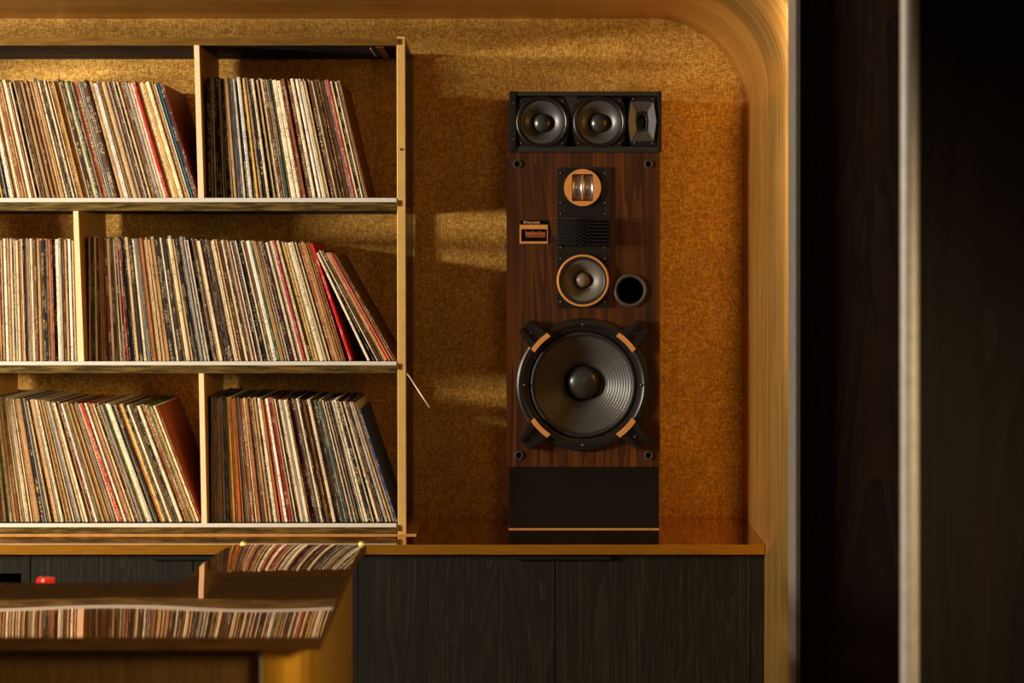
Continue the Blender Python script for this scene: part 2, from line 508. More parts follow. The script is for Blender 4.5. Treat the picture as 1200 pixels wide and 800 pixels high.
# thin copper-edged base plate lying under the unit
obj('base_plate', box(BM(), XU0, ux(488), YU - 0.004, YW - 0.002, ZT + 0.0003, ZT + 0.0030, 0.0004), 'copper', unit, label='thin copper-edged plate under the shelf')
for nm, ylip, yb0, yb1 in (('upper', 232.3, 236.8, 247), ('middle', 423.8, 427.8, 437.3), ('lower', 613.6, 617.5, 625.8)):
    zt = uz(ylip)
    SH[nm] = zt
    zb = max(uz(yb1), ZT + 0.0032)
    bd = obj('shelf_board', box(BM(), XU0, ux(464.5), YU + 0.006, YB, zb + 0.001, zt), 'shelf_dark', unit)
    obj('front_strip', box(BM(), XU0, ux(465), YU, YU + 0.0055, zb, uz(yb0) - 0.0002, 0.0008), 'shelf_brass', bd, label='aged brass strip along the shelf front')
    obj('white_lip', box(BM(), XU0, ux(464.8), YU - 0.001, YU + 0.0055, uz(yb0), zt + 0.001, 0.0008), 'lip', bd, label='off-white lip along the shelf front')
ztop0, ztop1 = uz(53.2), uz(43.8)
tb = obj('top_board', box(BM(), XU0, ux(464.5), YU + 0.006, YB, ztop0 + 0.006, ztop1 - 0.001), 'shelf_dark', unit)
obj('front_strip', box(BM(), XU0, ux(465), YU, YU + 0.0055, ztop0, ztop1, 0.0008), 'top_brass', tb, label='brown brass strip along the top board')
for k, w in enumerate((0.05, 0.045, 0.05, 0.045, 0.05)):   # grooved underside: five dark battens
    y = YU + 0.010 + k * 0.062
    obj('batten', box(BM(), XU0, ux(464.3), y, y + w, ztop0 + 0.0008, ztop0 + 0.0058, 0.001), 'shelf_dark', tb)
br = obj('reflection_block', box(BM(), ux(440), ux(449), YU + 0.02, YU + 0.30, ztop0 - 0.004, ztop0 + 0.0006, 0.001), 'clip', unit)  # brown block modelled in place of a reflection in the underside
obj('reflection_rod', tube(BM(), [(ux(433), YU + 0.03, ztop0 - 0.004), (ux(434), YU + 0.20, ztop0 - 0.004)], 0.0022), 'rod', unit)  # pale line of the same reflection, modelled as a rod
# right side frame: front post and slimmer back post
prism(bmp := BM(), [(ux(466.3), ZT + 0.0032), (ux(476.0), ZT + 0.0032), (ux(474.6), uz(42.6)), (ux(464.9), uz(42.6))], YU + 0.0005, YU + 0.028)
bmesh.ops.bevel(bmp, geom=bmp.edges[:], offset=0.0008, segments=1, affect='EDGES')
obj('front_post', bmp, 'post_gold', unit, label='pale gold front post at the right end')
YBP = YW - 0.034
obj('back_post', box(BM(), PX(474.5, YBP), PX(483.6, YBP), YBP, YBP + 0.022, ZT + 0.0032, PZ(63, YBP), 0.0008), 'post_brass', unit)
for za, zb in ((53.2, 43.8), (247, 233), (437.3, 425), (624, 614)):
    obj('side_rail', box(BM(), ux(467.2), ux(475.2), YU + 0.0285, YBP - 0.0005, uz(za) + 0.001, uz(za) + 0.013), 'shelf_brass', unit)
for yy in (45.5, 234.5, 425.8, 615):
    obj('clip', box(BM(), ux(464.9), ux(468.3), YU - 0.003, YU + 0.0003, uz(yy + 7), uz(yy), 0.0006), 'clip', unit)
obj('post_pin', lathe(BM(), [(0, YU - 0.003), (0.003, YU - 0.0025), (0.0032, YU)], ux(469.5), uz(175), 12), 'clip', unit, smooth=True)


def divider(xt0, xt1, xb0, xb1, yt, yb):
    bm = prism(BM(), [(ux(xb0), yb), (ux(xb1), yb), (ux(xt1), yt), (ux(xt0), yt)], YU + 0.0005, YW - 0.030)
    o = obj('divider', bm, 'ply_face', unit, label='pale plywood divider with an amber side face')
    obj('edge_band', prism(BM(), [(ux(xb0), yb), (ux(xb1), yb), (ux(xt1), yt), (ux(xt0), yt)], YU - 0.0015, YU + 0.0004), 'ply_edge', o)
    return o


divider(227.3, 233.3, 232.4, 239.0, ztop0 + 0.0004, SH['upper'] + 0.0012)
divider(86.0, 91.8, 91.2, 98.6, uz(247) - 0.0004, SH['middle'] + 0.0012)
divider(233.0, 238.8, 236.4, 242.6, uz(437.3) - 0.0004, SH['lower'] + 0.0012)
divider(-172, -166, -168, -162, uz(247) - 0.0004, SH['middle'] + 0.0012)
divider(-24, -18, -20, -14, uz(437.3) - 0.0004, SH['lower'] + 0.0012)
divider(-272, -266, -268, -262, ztop0 + 0.0004, SH['upper'] + 0.0012)
obj('rod', tube(BM(), [(PX(474, YU + .03), YU + 0.03, PZ(433.5, YU + .03)), (PX(480.5, YU - .02), YU - 0.02, PZ(442, YU - .02)), (PX(503.5, YU - .11), YU - 0.11, PZ(477.5, YU - .11))], 0.0021), 'rod', unit, smooth=True, label='thin grey metal rod sticking out beside the right post')

# ---------------------------------------------------------------- records
PAL = {'cream': [(228, 208, 168), (236, 218, 180), (220, 196, 150)], 'white': [(238, 230, 210), (228, 222, 208)],
       'tan': [(196, 154, 98), (206, 168, 116), (184, 138, 82)], 'black': [(24, 22, 21), (32, 29, 28), (18, 18, 20)],
       'brown': [(92, 56, 30), (74, 46, 28), (112, 70, 36)], 'grey': [(128, 120, 110), (104, 100, 96), (152, 144, 132)],
       'rust': [(164, 96, 48), (146, 78, 38)], 'red': [(186, 28, 26), (170, 34, 34)], 'burgundy': [(98, 22, 30), (84, 24, 28)],
       'blue': [(52, 92, 134), (44, 66, 104)], 'teal': [(64, 112, 112), (52, 92, 96)], 'green': [(72, 112, 70), (52, 88, 58)],
       'yellow': [(222, 172, 66), (206, 158, 48)], 'pink': [(206, 140, 124), (190, 120, 118)]}
W0 = {'cream': 26, 'white': 7, 'tan': 24, 'black': 20, 'brown': 14, 'grey': 9, 'rust': 3, 'red': 0, 'burgundy': 2, 'blue': 1.2, 'teal': 1.2, 'green': .8, 'yellow': 1, 'pink': .7}


def unit_sleeve():
    bm = BM(); uvl = bm.loops.layers.uv.new('UVMap')
    sec = [(0, 1), (0, .005), (.16, 0), (.84, 0), (1, .005), (1, 1)]
    a = [bm.verts.new((x, y, 0)) for x, y in sec]; b = [bm.verts.new((x, y, 1)) for x, y in sec]
    fs = [bm.faces.new(a[::-1]), bm.faces.new(b)]
    for i in range(6): fs.append(bm.faces.new((a[i], a[(i + 1) % 6], b[(i + 1) % 6], b[i])))
    bmesh.ops.recalc_face_normals(bm, faces=fs); bm.normal_update()
    for f in bm.faces:
        side = abs(f.normal.y) < 0.2 or f.normal.y > 0.5
        for lp in f.loops: lp[uvl].uv = (lp.vert.co.y * 0.3 + 3.0, lp.vert.co.z) if side else (lp.vert.co.x, lp.vert.co.z)
    me = bpy.data.meshes.new('record_sleeve'); bm.to_mesh(me); bm.free()
    me.materials.append(M['sleeve'])
    return me, sec


SLEEVE, SEC = unit_sleeve()
ALLREC = []                                          # (compartment, colour, thick?, object or None, x)
THIN = dict(v=[], f=[], c=[], uv=[])
YR = YU + 0.030


def col_of(name, rng):
    c = rng.choice(PAL[name]); j = rng.uniform(0.9, 1.08)
    return tuple(min(255, k * j) for k in c)


def fill(comp, x0, x1, zs, theta, hbase, seed, special=(), weights=None, p_thin=0.66, dy=0.0):
    """records between pixel columns x0..x1 on the shelf front, leaning left by theta(x) degrees"""
    rng = random.Random(seed)
    w = dict(W0); w.update(weights or {})
    names, ws = list(w), list(w.values())
    x = ux(x0); xe = ux(x1); prev = None; z0 = zs + 0.0004
    pend = sorted(special, key=lambda s: s['at'])
    last_col = None
    while True:
        px = x * F / YU + CX
        sp = None
        if pend and px >= pend[0]['at']: sp = pend.pop(0)
        thin = rng.random() < p_thin and sp is None
        width = rng.uniform(0.0024, 0.0040) if thin else rng.uniform(0.0046, 0.0082)
        if sp and 'w' in sp: width = sp['w']
        th = math.radians(theta(px) + (0 if sp else rng.uniform(-0.25, 0.25)))
        if sp and 'th' in sp: th = math.radians(sp['th'])
        h = hbase + rng.uniform(-0.004, 0.003)
        if sp and 'h' in sp: h = sp['h']
        if prev:
            pth, pw, ph, pxx = prev
            th = max(th, pth - math.radians(0.15))
            if th > pth + 1e-5:
                cxx = pxx + pw * math.cos(pth) - ph * math.sin(pth); czz = pw * math.sin(pth) + ph * math.cos(pth)
                hh = min(czz, h * math.cos(th))
                if czz > h * math.cos(th):                   # shorter one touches the face of its neighbour
                    x = pxx + pw / math.cos(pth) + h * (math.sin(th) - math.tan(pth) * math.cos(th)) + 0.0003
                else:
                    x = max(cxx + czz * math.tan(th), pxx + pw / math.cos(pth)) + 0.0003
            else:
                th = pth
                x = pxx + pw / math.cos(pth) + 0.0003
        px = x * F / YU + CX
        if sp and sp.get('gap'): x += sp['gap']; px = x * F / YU + CX
        if x + width / math.cos(th) > xe: break
        name = sp['c'] if sp else rng.choices(names, ws)[0]
        rgb = col_of(name, rng) if not (sp and 'rgb' in sp) else sp['rgb']
        y = YR + rng.uniform(-0.002, 0.004) + dy
        d = min(0.312, YW - 0.001 - y)
        if thin:
            base = len(THIN['v']); c = srgb(*rgb); rid = rng.random()
            ct_, st_ = math.cos(th), math.sin(th)
            for zz in (0, h):
                for sx, sy in SEC:
                    lx, lz = sx * width, zz
                    THIN['v'].append((x + lx * ct_ - lz * st_, y + sy * d, z0 + lx * st_ + lz * ct_))
                    THIN['c'].append((c[0], c[1], c[2], rid)); THIN['uv'].append((sx, zz / h))
            THIN['f'] += [tuple(base + i for i in (5, 4, 3, 2, 1, 0)), tuple(base + 6 + i for i in range(6))]
            THIN['f'] += [(base + i, base + (i + 1) % 6, base + 6 + (i + 1) % 6, base + 6 + i) for i in range(6)]
            ALLREC.append([comp, name, False, None, px, None])
        else:
            o = bpy.data.objects.new('record', SLEEVE); COL.objects.link(o)
            o.location = (x, y, z0); o.scale = (width, d, h); o.rotation_euler = (0, -th, 0)
            o.color = srgb(*rgb)
            ALLREC.append([comp, name, True, o, px, sp])
        prev = (th, width, h, x)
        x += width / math.cos(th) + 0.0003


def lerp(pts):
    def f(x):
        if x <= pts[0][0]: return pts[0][1]
        for (a, fa), (b, fb) in zip(pts, pts[1:]):
            if x <= b: return fa + (fb - fa) * (x - a) / (b - a)
        return pts[-1][1]
    return f


fill('top left compartment', -22, 232, SH['upper'], lerp([(-22, 10.5), (27, 12.5), (93, 14.2), (196, 16.3), (231, 17)]), 0.315, 11,
     special=[dict(at=8, c='white', w=.0075), dict(at=94, c='tan', w=.010), dict(at=118, c='rust', w=.009), dict(at=128, c='brown', w=.012), dict(at=137, c='tan'), dict(at=192, c='red', w=.0075),
              dict(at=197, c='cream', w=.011), dict(at=204, c='yellow', w=.0052), dict(at=208, c='cream', w=.010), dict(at=220, c='blue', w=.0075, rgb=(44, 128, 172)), dict(at=225.5, c='burgundy', w=.0055)])
fill('top right compartment', 241.5, 433, SH['upper'], lerp([(242, 0.6), (272, 4.5), (312, 8), (353, 10.4), (429, 13.4)]), 0.316, 23,
     special=[dict(at=290, c='white', w=.009), dict(at=332, c='teal', w=.0055), dict(at=338, c='cream', w=.012, rgb=(240, 224, 184)), dict(at=345, c='cream', w=.009, rgb=(240, 224, 184)), dict(at=371, c='white', w=.007), dict(at=411, c='red', rgb=(178, 66, 56), w=.006), dict(at=424, c='cream', w=.006)])
fill('middle left compartment', -26, 87.5, SH['middle'], lerp([(-26, 1.6), (86, 1.2)]), 0.318, 35, weights={'cream': 30, 'white': 14, 'grey': 12})
fill('middle right compartment', 101, 465.5, SH['middle'], lerp([(101, 0.4), (130, 3), (156, 5.4), (223, 9.3), (323, 13.2), (380, 15.8), (404, 17), (425, 26), (464, 30)]), 0.322, 47,
     special=[dict(at=145, c='red', w=.005), dict(at=150, c='teal', w=.006), dict(at=190, c='tan', w=.010), dict(at=214, c='cream', w=.010), dict(at=322, c='green', w=.005), dict(at=316, c='white', w=.010), dict(at=352, c='red', rgb=(190, 44, 70), w=.005), dict(at=364, c='yellow', w=.007),
              dict(at=404, c='red', w=.0065, rgb=(206, 22, 14), th=18.5, tail=1), dict(at=408, c='cream', th=25.5, w=.006, h=.312), dict(at=452, c='pink', w=.0045, rgb=(220, 96, 84)), dict(at=455, c='tan', w=.0045), dict(at=457, c='brown', w=.004)])
fill('bottom left compartment', -13, 236.5, SH['lower'], lerp([(-13, 5), (10, 7), (43, 9.6), (65, 12), (100, 15.8), (138, 18.8), (236, 21)]), 0.325, 59,
     weights={'cream': 42, 'white': 8, 'black': 13, 'brown': 6},
     special=[dict(at=-8, c='rust', w=.009), dict(at=14, c='rust', w=.007), dict(at=36, c='tan', w=.012), dict(at=133, c='red', w=.0065), dict(at=144, c='pink', w=.006), dict(at=186, c='yellow', w=.008, rgb=(226, 180, 96)), dict(at=221, c='green', w=.005, rgb=(40, 120, 66)), dict(at=227, c='cream', w=.008), dict(at=230.2, c='brown', w=.005, rgb=(136, 70, 30))])
fill('bottom right compartment', 245.5, 465.5, SH['lower'], lerp([(246, 0.5), (275, 3.4), (303, 6.4), (338, 9.8), (395, 12.4), (433, 15.4), (464, 18.5)]), 0.326, 71,
     weights={'tan': 18, 'rust': 6},
     special=[dict(at=262, c='blue', w=.006), dict(at=275, c='rust', w=.008, rgb=(206, 96, 30)), dict(at=326, c='rust', w=.006, rgb=(226, 120, 80)), dict(at=330, c='white', w=.007), dict(at=334, c='burgundy', w=.0085, rgb=(140, 22, 34)), dict(at=402, c='teal', w=.005), dict(at=426, c='cream', w=.008, rgb=(240, 222, 176)), dict(at=448, c='grey', w=.008, rgb=(176, 176, 172)), dict(at=455, c='white', w=.006), dict(at=459, c='blue', w=.005, h=.306)])

me = bpy.data.meshes.new('thin_records')
me.from_pydata(THIN['v'], [], THIN['f'])
ca = me.color_attributes.new('Col', 'FLOAT_COLOR', 'POINT')
for i, c in enumerate(THIN['c']): ca.data[i].color = c
ul = me.uv_layers.new(name='UVMap')
for p in me.polygons:
    side = abs(p.normal.y) < 0.2 or p.normal.y > 0.5
    for li in p.loop_indices:
        u, v = THIN['uv'][me.loops[li].vertex_index]
        ul.data[li].uv = (3.0 + 0.1 * u, v) if side else (u, v)
me.materials.append(M['sleeve_thin'])
thin = bpy.data.objects.new('thin_records', me); COL.objects.link(thin)
tag(thin, 'countless very thin record sleeves filed between the thicker records on all shelves', 'records')
thin['kind'] = 'stuff'


def ordinal(n):
    W = 'first second third fourth fifth sixth seventh eighth ninth tenth eleventh twelfth thirteenth fourteenth fifteenth sixteenth seventeenth eighteenth nineteenth twentieth'.split()
    if n <= 20: return W[n - 1]
    t, u = divmod(n, 10)
    T = {2: 'twenty', 3: 'thirty', 4: 'forty', 5: 'fifty', 6: 'sixty', 7: 'seventy'}[t]
    TH = {2: 'twentieth', 3: 'thirtieth', 4: 'fortieth', 5: 'fiftieth', 6: 'sixtieth', 7: 'seventieth'}[t]
    return TH if u == 0 else T + '-' + W[u - 1]


FLAP = box(BM(), 0.08, 0.92, 0.004, 0.22, 1.001, 1.022)
flap_me = bpy.data.meshes.new('plastic_flap'); FLAP.to_mesh(flap_me); FLAP.free(); flap_me.materials.append(M['film'])
for comp, wants in (('top left compartment', (50, 58, 92)), ('middle right compartment', (196, 203, 232, 238))):
    cand = [r for r in ALLREC if r[3] is not None and r[0] == comp and r[1] not in ('red', 'black')]
    for wpx in wants:
        r = min(cand, key=lambda q: abs(q[4] - wpx)); cand.remove(r)
        fo = bpy.data.objects.new('plastic_flap', flap_me); COL.objects.link(fo)
        fo.parent = r[3]; fo['label'] = 'clear plastic outer sleeve peeking out at the top'
order = {}
for i, rec in enumerate(ALLREC):
    comp, name, thick, o, px, sp = rec
    if o is None: continue
    k = order[(comp, name)] = order.get((comp, name), 0) + 1
    lf = ALLREC[i - 1][1] if i and ALLREC[i - 1][0] == comp else None
    rt = ALLREC[i + 1][1] if i + 1 < len(ALLREC) and ALLREC[i + 1][0] == comp else None
    nb = f'between {lf} and {rt}' if lf and rt else (f'right of {lf}' if lf else f'left of {rt}')
    art = f'{ordinal(k)} thicker {name} record from left, {nb}, in the {comp}'
    tag(o, art, 'record', 'records in the ' + comp)
nrec = sum(1 for r in ALLREC if r[3])
print('records', nrec, 'thin', len(ALLREC) - nrec)

# ---------------------------------------------------------------- tower loudspeaker on its stand
sx = lambda p: PX(p, YS)
sz = lambda p: PZ(p, YS)
SK = YS / F                                          # metres per pixel at the loudspeaker front
YSB = YW - 0.012

stand = thing('speaker_stand', 'low satin black box stand under the walnut tower loudspeaker', 'stand', (sx(684), YS, ZT))
obj('box', box(BM(), sx(596.3), sx(772.3), YS + 0.002, YSB, ZT + 0.0026, sz(547.3), 0.0015), 'base_black', stand)
obj('base_plate', box(BM(), sx(596.0), sx(772.6), YS - 0.001, YSB, ZT + 0.0003, ZT + 0.0024, 0.0004), 'copper', stand, label='thin copper plate under the black stand')

ZS0, ZS1 = sz(547), sz(178.5)
sp = thing('tower_loudspeaker', 'tall walnut tower loudspeaker with a large ribbed woofer on a black stand', 'loudspeaker', (sx(683.5), YS, ZS0))
CX0, CX1, CZ0 = sx(593.6), sx(773.6), ZS0 + 0.0004
bm = BM()
box(bm, CX0, CX0 + 0.018, YS + 0.0185, YSB, CZ0, ZS1, 0.001); box(bm, CX1 - 0.018, CX1, YS + 0.0185, YSB, CZ0, ZS1, 0.001)
box(bm, CX0 + 0.018, CX1 - 0.018, YS + 0.0185, YSB, CZ0, CZ0 + 0.018); box(bm, CX0 + 0.018, CX1 - 0.018, YS + 0.0185, YSB, ZS1 - 0.018, ZS1)
box(bm, CX0 + 0.018, CX1 - 0.018, YSB - 0.018, YSB, CZ0 + 0.018, ZS1 - 0.018)
obj('cabinet', bm, 'walnut', sp)
bm = holed(BM(), (CX0, CX1, CZ0, ZS1), [circle(sx(683.2), sz(450.5), 64 * SK), circle(sx(683), sz(328.6), 27.5 * SK), circle(sx(738.6), sz(340.2), 16 * SK, 48)], YS, YS + 0.018)
obj('baffle', bm, 'walnut', sp, label='walnut front board with round cut-outs')
# woofer
WX, WZ = sx(683.2), sz(450.5)
R = lambda px: px * SK
fr = obj('woofer', lathe(BM(), [(R(78), YS - 0.0003), (R(77.6), YS - 0.010), (R(75.5), YS - 0.014), (R(71), YS - 0.0145), (R(69.8), YS - 0.012), (R(66), YS - 0.0105), (R(63.5), YS - 0.009), (R(62.8), YS + 0.004)], WX, WZ, 96), 'plastic', sp, smooth=35, label='large round black woofer')
prof = [(R(63), YS - 0.0008), (R(61.5), YS - 0.006), (R(59.5), YS - 0.0085), (R(57.6), YS - 0.006), (R(56.8), YS - 0.001)]
obj('surround', lathe(BM(), prof, WX, WZ, 96), 'rubber', fr, smooth=True)
prof = []
n = 13
for i in range(n * 6 + 1):
    u = i / (n * 6); r = 60.0 + (21.0 - 60.0) * u
    d = YS - 0.0030 + 0.060 * u
    rid = 0.0017 * max(0, math.sin(2 * PI * (u * n))) if 0.06 < u < 0.97 else 0
    prof.append((R(r), d - rid - 0.003 * 0))
obj('cone', lathe(BM(), prof, WX, WZ, 96), 'cone', fr, smooth=True, label='ribbed dark grey woofer cone')
cap = [(R(20.5 * math.cos(a)) if a < PI / 2 - .01 else 0.0, YS + 0.056 - 0.030 * math.sin(a)) for a in [PI / 2 * i / 10 for i in range(11)]]
obj('dust_cap', lathe(BM(), cap, sx(684.6), sz(449.3), 48), 'cap', fr, smooth=True, label='shiny domed black dust cap')
for k in range(4):                                   # four corner clamps with copper plates
    a = PI / 4 + k * PI / 2
    er = Vector((math.cos(a), 0, math.sin(a))); et = Vector((-math.sin(a), 0, math.cos(a)))
    def ring_pts(rs):
        return [(WX + R(r) * er.x + R(t) * et.x, WZ + R(r) * er.z + R(t) * et.z) for r, t in rs]
    bm = BM()
    prism(bm, ring_pts([(73, -13.5), (98, -8.5), (98, -4.5), (73, -5.5)]), YS - 0.026, YS - 0.0004)
    prism(bm, ring_pts([(73, 5.5), (98, 4.5), (98, 8.5), (73, 13.5)]), YS - 0.026, YS - 0.0004)
    prism(bm, ring_pts([(73, -5.4), (97, -4.4), (97, 4.4), (73, 5.4)]), YS - 0.018, YS - 0.0004)
    obj('clamp', bm, 'plastic', fr)
    arc_o = [(74.2, -13.2 + 26.4 * i / 8) for i in range(9)]
    pts = [(math.sqrt(74.2 ** 2 - t * t), t) for _, t in arc_o] + [(math.sqrt(68.6 ** 2 - t * t), t) for _, t in arc_o[::-1]]
    obj('copper_plate', prism(BM(), ring_pts(pts), YS - 0.0275, YS - 0.0148), 'copper_plate', fr, label='curved copper clamp plate')
    q = ring_pts([(86, 0)])[0]
    obj('screw', lathe(BM(), [(0, YS - 0.0205), (0.0032, YS - 0.0200), (0.0045, YS - 0.0178)], q[0], q[1], 14), 'screw', fr, smooth=True)
for k in range(4):
    a = k * PI / 2
    obj('screw', lathe(BM(), [(0, YS - 0.0158), (0.003, YS - 0.0152), (0.0042, YS - 0.0135)], WX + R(68.5) * math.cos(a), WZ + R(70.5) * math.sin(a), 14), 'screw', fr, smooth=True)
# mid / tweeter panel
mp = obj('driver_panel', holed(BM(), (sx(653), sx(715), sz(360.5), sz(196)), [circle(sx(683), sz(328.6), 27.4 * SK)], YS - 0.006, YS - 0.0003), 'plastic', sp, label='narrow black panel carrying tweeter and midrange')
obj('panel_centre', box(BM(), sx(661.5), sx(705.5), YS - 0.0085, YS - 0.0062, sz(254), sz(197), 0.0006), 'plastic_soft', mp)
obj('panel_centre', holed(BM(), (sx(655.0), sx(711.0), sz(359.5), sz(296)), [circle(sx(683), sz(328.6), 27.45 * SK)], YS - 0.0075, YS - 0.0062), 'plastic_soft', mp)
for px_ in (657.3, 709.2):
    for py_ in (203, 237.7, 250.8, 290, 303, 353.5):
        obj('screw', lathe(BM(), [(0, YS - 0.0092), (0.0026, YS - 0.0088), (0.0036, YS - 0.0064)], sx(px_), sz(py_), 12), 'screw', mp, smooth=True)
TX, TZ = sx(682.4), sz(220)
# ribbon tweeter: copper disc with a rectangular window, two chrome half cylinders
bm = BM()
wx, wz = R(12.4), R(15.7)
outer = [(R(21.6) * math.cos(2 * PI * i / 48), R(21.6) * math.sin(2 * PI * i / 48)) for i in range(48)]
inner = []
for x, z in outer:
    s = min(wx / max(abs(x), 1e-9), wz / max(abs(z), 1e-9)); inner.append((x * s, z * s))
vo = [bm.verts.new((TX + x, YS - 0.0155, TZ + z)) for x, z in outer]; vi = [bm.verts.new((TX + x, YS - 0.0155, TZ + z)) for x, z in inner]
vo2 = [bm.verts.new((TX + x, YS - 0.0087, TZ + z)) for x, z in outer]; vi2 = [bm.verts.new((TX + x, YS - 0.0087, TZ + z)) for x, z in inner]
for i in range(48):
    j = (i + 1) % 48
    bm.faces.new((vo[i], vo[j], vi[j], vi[i])); bm.faces.new((vo[i], vo2[i], vo2[j], vo[j])); bm.faces.new((vi[i], vi[j], vi2[j], vi2[i]))
bmesh.ops.recalc_face_normals(bm, faces=bm.faces)
tw = obj('ribbon_tweeter', bm, 'copper_plate', sp, label='round copper tweeter plate with a rectangular window')
for c_, w_ in ((-6.1, 5.2), (6.1, 5.6)):
    pts = [(R(c_ + w_ * math.cos(a)), -math.sin(a)) for a in [PI * i / 14 for i in range(15)]]
    bm = BM()
    lo = [bm.verts.new((TX + x, YS - 0.0135 - 0.0036 * d, TZ - wz * 0.93)) for x, d in pts]
    hi = [bm.verts.new((TX + x, YS - 0.0135 - 0.0036 * d, TZ + wz * 0.93)) for x, d in pts]
    for i in range(14): bm.faces.new((lo[i], lo[i + 1], hi[i + 1], hi[i]))
    bmesh.ops.recalc_face_normals(bm, faces=bm.faces)
    oh = obj('half_cylinder', bm, 'chrome', tw, smooth=True, label='chromed trough in the tweeter window')
    so = oh.modifiers.new('thickness', 'SOLIDIFY'); so.thickness = 0.0003; so.offset = 0
obj('centre_strip', box(BM(), TX - R(0.5), TX + R(0.4), YS - 0.0150, YS - 0.0087, TZ - wz * 0.93, TZ + wz * 0.93), 'copper_plate', tw)
# louvred lens: two wings of stacked slats meeting in a zigzag
lens = obj('acoustic_lens', box(BM(), sx(653.5), sx(715), YS - 0.012, YS - 0.0088, sz(287), sz(255), 0.0008), 'rubber', sp, label='black louvred acoustic lens')
for k in range(8):
    zc = sz(257.2 + k * 4.0)
    top = [(652, 0), (672, 0), (676, 1.2), (680, -1.0), (683.5, 2.6), (687, -1.0), (691, 1.2), (695, 0), (716, 0)]
    pts = [(sx(p), zc + R(q)) for p, q in top] + [(sx(p), zc + R(q) - R(1.7)) for p, q in top[::-1]]
    obj('slat', prism(BM(), pts, YS - 0.040, YS - 0.0122), 'plastic_soft', lens)
# midrange
QX, QZ = sx(683), sz(328.6)
mr = obj('midrange', lathe(BM(), [(R(30.6), YS - 0.0087), (R(30.4), YS - 0.0145), (R(29.4), YS - 0.0155), (R(28.2), YS - 0.0150), (R(27.8), YS - 0.011)], QX, QZ, 72), 'copper_plate', sp, smooth=35, label='copper-ringed midrange driver')
obj('surround', lathe(BM(), [(R(28.0), YS - 0.0112), (R(26.8), YS - 0.0135), (R(25.2), YS - 0.0130), (R(24.0), YS - 0.0092)], QX, QZ, 72), 'rubber', mr, smooth=True)
obj('cone', lathe(BM(), [(R(24.3), YS - 0.0096), (R(23.6), YS - 0.0102), (R(15), YS + 0.0060), (R(7), YS + 0.020)], QX, QZ, 72), 'cone_brown', mr, smooth=True, label='grey brown midrange cone')
cap = [(R(9.2 * math.cos(a)) if a < PI / 2 - .01 else 0.0, YS + 0.015 - 0.0155 * math.sin(a)) for a in [PI / 2 * i / 8 for i in range(9)]]
obj('dust_cap', lathe(BM(), cap, QX, QZ + R(0.6), 36), 'cap_brown', mr, smooth=True, label='brown domed dust cap')
for s_, l_ in ((-1, 2.5), (1, 4)):
    obj('lead_wire', tube(BM(), [(QX + R(3.2 * s_ + 1), YS + 0.014, QZ - R(8)), (QX + R(3.4 * s_ + 1.4), YS + 0.0045, QZ - R(10.5)), (QX + R(4.2 * s_ + 1), YS + 0.0075, QZ - R(10 + l_))], 0.0011, 6), 'rubber', mr, smooth=True)
# bass port
po = obj('bass_port', lathe(BM(), [(R(19.6), YS - 0.0003), (R(19.2), YS - 0.0055), (R(17.6), YS - 0.0072), (R(15.9), YS - 0.006), (R(15.4), YS - 0.0005)], sx(738.6), sz(340.2), 64), 'ring_grey', sp, smooth=40, label='round black bass port with a grey rim')
obj('port_tube', lathe(BM(), [(R(15.7), YS - 0.004), (R(15.4), YS + 0.12), (0, YS + 0.121)], sx(738.6), sz(340.2), 48), 'void', po, smooth=50)
# badge
bd = obj('badge', box(BM(), sx(609), sx(642), YS - 0.003, YS - 0.0003, sz(285.4), sz(263.3), 0.0004), 'copper_plate', sp, label='small copper badge with a dark scale window')
obj('badge_window', box(BM(), sx(610.8), sx(640.5), YS - 0.0036, YS - 0.0031, sz(282.8), sz(268.4)), 'void', bd)
obj('name_strip', box(BM(), sx(609.8), sx(641.6), YS - 0.0024, YS - 0.0003, sz(263.0), sz(258), 0.0003), 'void', bd)
bm = BM()
for k in range(15):
    xk = 616 + k * 1.55
    box(bm, sx(xk), sx(xk + 0.9), YS - 0.0039, YS - 0.0036, sz(276.3), sz(271.8 if k % 5 else 270.6))
box(bm, sx(616), sx(638.6), YS - 0.0039, YS - 0.0036, sz(277.9), sz(277.1))
ob = obj('scale_marks', bm, 'amber_ink', bd); ob['kind'] = 'stuff'


def lettering(text, x, z, y, height, parent, mat, name='lettering'):
    cu = bpy.data.curves.new('text', 'FONT'); cu.body = text; cu.size = height; cu.extrude = 0.00015
    tmp = bpy.data.objects.new('text', cu); COL.objects.link(tmp)
    bpy.context.view_layer.update()
    me = bpy.data.meshes.new_from_object(tmp)
    bpy.data.objects.remove(tmp)
    bm = BM(); bm.from_mesh(me)
    bmesh.ops.rotate(bm, verts=bm.verts, cent=(0, 0, 0), matrix=Matrix.Rotation(PI / 2, 3, 'X'))
    bmesh.ops.translate(bm, verts=bm.verts, vec=(x, y, z))
    return obj(name, bm, mat, parent)


